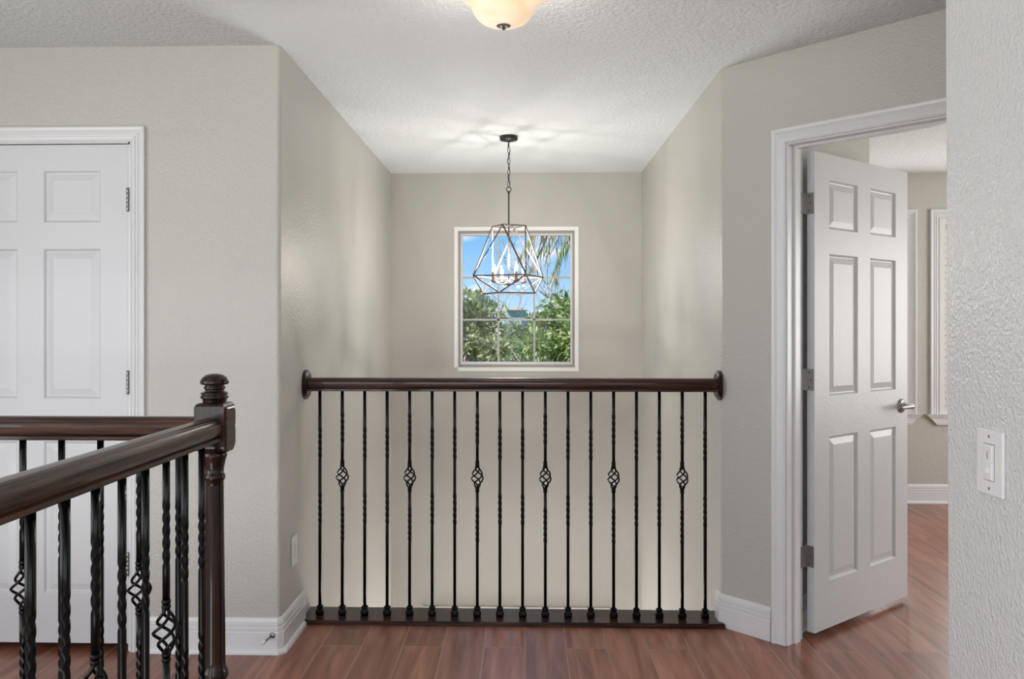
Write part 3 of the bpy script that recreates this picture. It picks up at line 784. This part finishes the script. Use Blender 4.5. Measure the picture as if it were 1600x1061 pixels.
# ------------------------------------------------------------------ outdoors beyond the foyer window
GZ = LOW-.15
def ground_mat():
    m, t, p = new_mat('lawn'); n = t.nodes.new('ShaderNodeTexNoise'); n.inputs['Scale'].default_value = 3; r = t.nodes.new('ShaderNodeValToRGB')
    r.color_ramp.elements[0].color = (.05, .10, .02, 1); r.color_ramp.elements[1].color = (.16, .22, .07, 1)
    c = t.nodes.new('ShaderNodeTexCoord'); t.links.new(c.outputs['Object'], n.inputs[0]); t.links.new(n.outputs['Fac'], r.inputs[0]); t.links.new(r.outputs[0], p.inputs['Base Color']); p.inputs['Roughness'].default_value = .9
    return m
b = B(); box(b, -60, 60, -30, 120, GZ-.3, GZ); struct('ground', b, ground_mat())
def leaf_mat(name, c0, c1, c2, scale=6.0):
    m, t, p = new_mat(name); c = t.nodes.new('ShaderNodeTexCoord'); n = t.nodes.new('ShaderNodeTexNoise'); n.inputs['Scale'].default_value = scale; n.inputs['Detail'].default_value = 4; n.inputs['Roughness'].default_value = .8
    r = t.nodes.new('ShaderNodeValToRGB'); r.color_ramp.elements[0].position = .34; r.color_ramp.elements[0].color = c0; r.color_ramp.elements[1].position = .68; r.color_ramp.elements[1].color = c2
    r.color_ramp.elements.new(.5).color = c1
    t.links.new(c.outputs['Object'], n.inputs[0]); t.links.new(n.outputs['Fac'], r.inputs[0]); t.links.new(r.outputs[0], p.inputs['Base Color'])
    p.inputs['Roughness'].default_value = .3
    tr = t.nodes.new('ShaderNodeBsdfTranslucent'); t.links.new(r.outputs[0], tr.inputs[0]); x = t.nodes.new('ShaderNodeMixShader'); x.inputs[0].default_value = .3
    t.links.new(p.outputs[0], x.inputs[1]); t.links.new(tr.outputs[0], x.inputs[2]); t.links.new(x.outputs[0], t.nodes['Material Output'].inputs[0])
    return m
M['leaf_olive'] = leaf_mat('olive_leaves', (.10, .15, .04, 1), (.32, .38, .14, 1), (.80, .78, .52, 1), 9)
M['leaf_green'] = leaf_mat('green_leaves', (.07, .13, .03, 1), (.24, .36, .10, 1), (.70, .74, .42, 1), 9)
M['leaf_haze'] = leaf_mat('hazed_green_leaves', (.10, .20, .17, 1), (.22, .36, .31, 1), (.45, .58, .52, 1), 5)  # bluish tint puts distance haze into the leaf colour
M['frond'] = leaf_mat('palm_fronds', (.10, .15, .03, 1), (.32, .38, .08, 1), (.62, .60, .22, 1), 6)
M['dry'] = leaf_mat('dry_strands', (.10, .085, .07, 1), (.24, .21, .18, 1), (.42, .38, .34, 1), 6)
M['bark'] = paint('grey_bark', (.46, .40, .37, 1), .9, .01, 30)
M['roof'] = paint('slate_blue_roof', (.14, .15, .19, 1), .8, .01, 20)
M['teal'] = paint('pale_teal_wall', (.26, .46, .50, 1), .8)
M['blue'] = paint('deep_blue_tarpaulin', (.03, .075, .15, 1), .7)
M['stucco'] = paint('pale_stucco', (.60, .58, .54, 1), .8)

def leaves(name, mat, parent, blobs, count, L, Wd, seed, shell=.45):
    """blobs: (cx,cy,cz, rx,ry,rz, weight); folded two-quad leaves scattered through them"""
    rng = np.random.default_rng(seed); w = np.array([q[6] for q in blobs], float); w /= w.sum()
    idx = rng.choice(len(blobs), count, p=w); bl = np.array([q[:6] for q in blobs])[idx]
    d = rng.normal(size=(count, 3)); d /= np.linalg.norm(d, axis=1)[:, None]
    r = (shell+(1-shell)*rng.random(count))[:, None]
    P = bl[:, :3]+d*r*bl[:, 3:]-np.array(absloc(parent))
    ax = rng.normal(size=(count, 3))+d*.8; ax[:, 2] += .25; ax /= np.linalg.norm(ax, axis=1)[:, None]
    nr = rng.normal(size=(count, 3)); nr[:, 2] += .8; sd = np.cross(ax, nr); sd /= np.linalg.norm(sd, axis=1)[:, None]; up = np.cross(sd, ax)
    sc = (.65+.7*rng.random(count))[:, None]
    a = P; t = P+ax*L*sc; m = P+ax*L*sc*.45-up*Wd*sc*.25
    l = m+sd*Wd*sc*.5+up*Wd*sc*.35; rr_ = m-sd*Wd*sc*.5+up*Wd*sc*.35
    V = np.stack([a, l, t, rr_, m], 1).reshape(-1, 3)
    base_ = (np.arange(count)*5)[:, None]
    F = np.concatenate([base_+np.array([0, 1, 4]), base_+np.array([1, 2, 4]), base_+np.array([0, 4, 3]), base_+np.array([4, 2, 3])], 0)
    me = bpy.data.meshes.new(name); me.vertices.add(len(V)); me.vertices.foreach_set('co', V.ravel().astype(np.float32))
    me.loops.add(F.size); me.loops.foreach_set('vertex_index', F.ravel().astype(np.int32))
    me.polygons.add(len(F)); me.polygons.foreach_set('loop_start', (np.arange(len(F))*3).astype(np.int32)); me.polygons.foreach_set('loop_total', np.full(len(F), 3, np.int32))
    me.update(calc_edges=True); me.materials.append(M[mat])
    o = bpy.data.objects.new(name, me); COL.objects.link(o); o.parent = parent; return o
def limb(bm, pts, r0, r1):
    n = len(pts); tube(bm, pts, [r0+(r1-r0)*i/(n-1) for i in range(n)], 7)
def tree(name, label, x, y, top, spread, mat, seed, n, L, Wd, cat='tree', extra=0, blobs=None, group=None):
    rnd = random.Random(seed); r = thing(name, (x, y, GZ), label, cat, group)
    b = B(); hgt = top-GZ
    limb(b, [(x+.06*math.sin(i*1.7+seed), y+.05*math.cos(i*2.1), GZ+hgt*.55*i/5) for i in range(6)], .11, .06)
    ends = []
    base_z = GZ+hgt*.5
    B0 = blobs or []
    if not blobs:
        for i in range(11):
            a = rnd.random()*2*PI; q = spread*(.25+.6*rnd.random()); z = top-.35-rnd.random()*hgt*.42
            B0.append((x+q*math.cos(a), y+q*math.sin(a)*.8, z, .42*spread*(.7+.5*rnd.random()), .42*spread*(.7+.5*rnd.random()), .34*(.8+.5*rnd.random()), 1))
    for q in B0:
        mid = ((x+q[0])/2+rnd.uniform(-.1, .1), (y+q[1])/2, (base_z+q[2])/2-.05)
        limb(b, [(x, y, base_z), mid, (q[0], q[1], q[2])], .035, .010)
        for k in range(6):
            e_ = (q[0]+rnd.uniform(-.8, .8)*q[3], q[1]+rnd.uniform(-.8, .8)*q[4], q[2]+rnd.uniform(-.5, .9)*q[5]); m2 = tuple((u+v)/2+rnd.uniform(-.04, .04) for u, v in zip(q[:3], e_))
            limb(b, [q[:3], m2, e_], .010, .003)
    obj('branches', b, 'bark', r)
    leaves('foliage', mat, r, B0, n, L, Wd, seed); return r
# nearest crowns fill the lower two thirds of the window
def crown(xs, ytop, y, seed, zlow=.2):
    rnd = random.Random(seed); out = []
    for x in xs:
        zt = ytop(x); z = zt-.16
        while z > zlow:
            out.append((x+rnd.uniform(-.06, .06), y+rnd.uniform(-.35, .35), z, .20, .30, .17, 1)); z -= .20
    return out
fr_ = lambda a, b_, n: [a+(b_-a)*i/(n-1) for i in range(n)]
tree('olive_leaved_tree', 'bushy olive green tree filling the lower left window panes', -.95, 9.7, 1.7, 1, 'leaf_olive', 11, 10000, .085, .036,
     blobs=crown(fr_(-1.7, -.40, 7), lambda x: 1.68+.10*math.sin(x*6)-(.16 if x > -.4 else 0), 9.7, 1))
tree('broadleaf_tree', 'fuller green tree filling the lower right window panes', .75, 9.7, 1.7, 1, 'leaf_green', 12, 10000, .085, .040,
     blobs=crown(fr_(.20, 1.45, 7), lambda x: 1.52+.12*math.sin(x*5+2)+(.26 if x > .3 else -.08), 9.7, 2))
tree('low_shrub', 'lower green shrub between the two nearest treetops in the window', -.11, 12.5, 1.2, .5, 'leaf_green', 16, 5000, .06, .028,
     blobs=crown(fr_(-.38, .16, 4), lambda x: 1.33+.06*math.sin(x*20), 12.5, 3), cat='shrub')
tree('hazy_tree', 'hazy bluish green tree far off behind the lower left treetops', -1.5, 20, 2.25, 1.2, 'leaf_haze', 14, 9000, .13, .07)
tree('distant_tree', 'distant green tree standing behind the middle window panes', .1, 25, 2.0, 1.5, 'leaf_green', 15, 9000, .16, .08)
# bare grey tree whose twigs rise through the right half of the window
bt = thing('bare_tree', (1.15, 10.9, GZ), 'bare grey branching tree rising across the right of the window', 'tree')
b = B(); rnd = random.Random(5)
def grow(p, d, ln, r, depth):
    q = Vector(p); pts = [q.copy()]
    for i in range(4):
        d = (d+Vector((rnd.uniform(-.22, .22), rnd.uniform(-.2, .2), rnd.uniform(-.1, .2)))).normalized(); q = q+d*ln/4; pts.append(q.copy())
    limb(b, pts, r, r*.55)
    if depth:
        for k in range(3 if depth > 1 else 3):
            s = pts[rnd.choice((2, 3, 4))]; nd = (d+Vector((rnd.uniform(-.9, .9), rnd.uniform(-.5, .5), rnd.uniform(-.3, .6)))).normalized()
            grow(s, nd, ln*.62, r*.5, depth-1)
grow((1.15, 10.9, GZ), Vector((0, 0, 1)), 3.2, .06, 0)
for k, (dx_, dz_) in enumerate(((-.9, .8), (-.35, 1), (.3, 1), (-1.0, .25), (-.65, .55), (.05, 1.1))):
    grow((1.13, 10.9, .25+.12*k), Vector((dx_, rnd.uniform(-.3, .3), dz_)).normalized(), 1.25, .022, 3)
obj('branches', b, 'bark', bt)
# palm at the upper right: drooping fronds and dry strands
pm = thing('palm_tree', (1.55, 13.6, GZ), 'tall palm with drooping yellow green fronds at the upper right of the window', 'palm tree')
b = B(); limb(b, [(1.55+.02*math.sin(i), 13.6, GZ+(4.05-GZ)*i/10) for i in range(11)], .15, .11); obj('trunk', b, 'bark', pm)
bf, bd = B(), B(); rnd = random.Random(8)
def strip(bm, p, q, w):
    p, q = Vector(p), Vector(q); d = q-p; s = d.cross(Vector((rnd.uniform(-.3, .3), 1, 0))).normalized()*w/2; m = p.lerp(q, .5)+Vector((0, 0, .015)); fold = Vector((0, w*.3, 0))
    v = [bm.verts.new(x) for x in (p, m-s*1.2+fold, m, m+s*1.2+fold, q)]
    for f in ((0, 1, 2), (1, 4, 2), (0, 2, 3), (2, 4, 3)): bm.faces.new([v[i] for i in f])
for i in range(56):
    a = 2*PI*i/56+rnd.uniform(-.1, .1); ln = rnd.uniform(1.1, 1.75); rise = rnd.uniform(-.25, .9)
    c0 = Vector((1.55, 13.6, 4.0)); pts = []
    for k in range(15):
        t = k/14; pts.append(c0+Vector((math.cos(a)*ln*t**.9, math.sin(a)*ln*t**.9, rise*t-1.55*t*t*(.75+.25*rnd.random() if False else 1))))
    dryf = i % 2 == 1
    tgt = bd if dryf else bf
    limb(tgt, pts, .009, .003)
    for k in range(2, 15):
        for s in (-1, 1):
            for h in (0, .5):
                p = pts[k].lerp(pts[min(k+1, 14)], h); side = Vector((-math.sin(a), math.cos(a), 0))*s
                L_ = rnd.uniform(.32, .62)*(1.1-.4*k/14); q = p+side*L_*.35+Vector((math.cos(a)*.08, math.sin(a)*.08, -L_*rnd.uniform(.8, 1.1)))
                strip(tgt, p, q, .016)
obj('fronds', bf, 'frond', pm); obj('dry_fronds', bd, 'dry', pm)
# neighbour's house and tarpaulin glimpsed between the trees
hs = thing('neighbor_house', (4.6, 37, GZ), 'neighbour house with slate blue roof glimpsed through the right window panes', 'house')
b = B(); box(b, 1.6, 8.0, 34.5, 40, GZ, 1.95); obj('house_wall', b, 'stucco', hs)
b = B(); prof = [(1.1, 1.95), (3.6, 3.35), (6.0, 3.35), (8.5, 1.95), (8.5, 1.80), (1.1, 1.80)]
A = [b.verts.new((x, 34.0, z)) for x, z in prof]; Z = [b.verts.new((x, 40.5, z)) for x, z in prof]
b.faces.new(A); b.faces.new(Z[::-1])
for k in range(6): b.faces.new((A[k], A[(k+1) % 6], Z[(k+1) % 6], Z[k]))
obj('house_roof', b, 'roof', hs)
sh = thing('garden_shed', (-.1, 18, GZ), 'small pale teal shed with flat eaves among the trees beyond the window', 'shed')
b = B(); box(b, -.34, .05, 17.2, 18.4, GZ, 1.66); obj('shed_wall', b, 'teal', sh)
b = B(); prof = [(-.38, 1.66), (-.15, 1.72), (.09, 1.66), (.09, 1.64), (-.38, 1.64)]
A = [b.verts.new((x, 17.1, z)) for x, z in prof]; Z = [b.verts.new((x, 18.5, z)) for x, z in prof]
b.faces.new(A); b.faces.new(Z[::-1])
for k in range(5): b.faces.new((A[k], A[(k+1) % 5], Z[(k+1) % 5], Z[k]))
obj('shed_roof', b, 'stucco', sh)
cp = thing('canopy_tent', (0, 14.6, GZ), 'deep blue canopy tent glimpsed low between the treetops', 'canopy tent')
b = B(); top_ = b.verts.new((0, 14.6, 1.42)); q = [b.verts.new((x, y, 1.12)) for x, y in ((-.45, 14.1), (.45, 14.1), (.45, 15.1), (-.45, 15.1))]; q2 = [b.verts.new((v.co.x, v.co.y, 1.02)) for v in q]
for k in range(4): b.faces.new((q[k], q[(k+1) % 4], top_)); b.faces.new((q[k], q[(k+1) % 4], q2[(k+1) % 4], q2[k]))
obj('canopy_cloth', b, 'blue', cp)
for x in (-.44, .44):
    for y in (14.11, 15.09):
        b = B(); box(b, x-.012, x+.012, y-.012, y+.012, GZ, 1.12); obj('pole', b, 'plastic', cp)
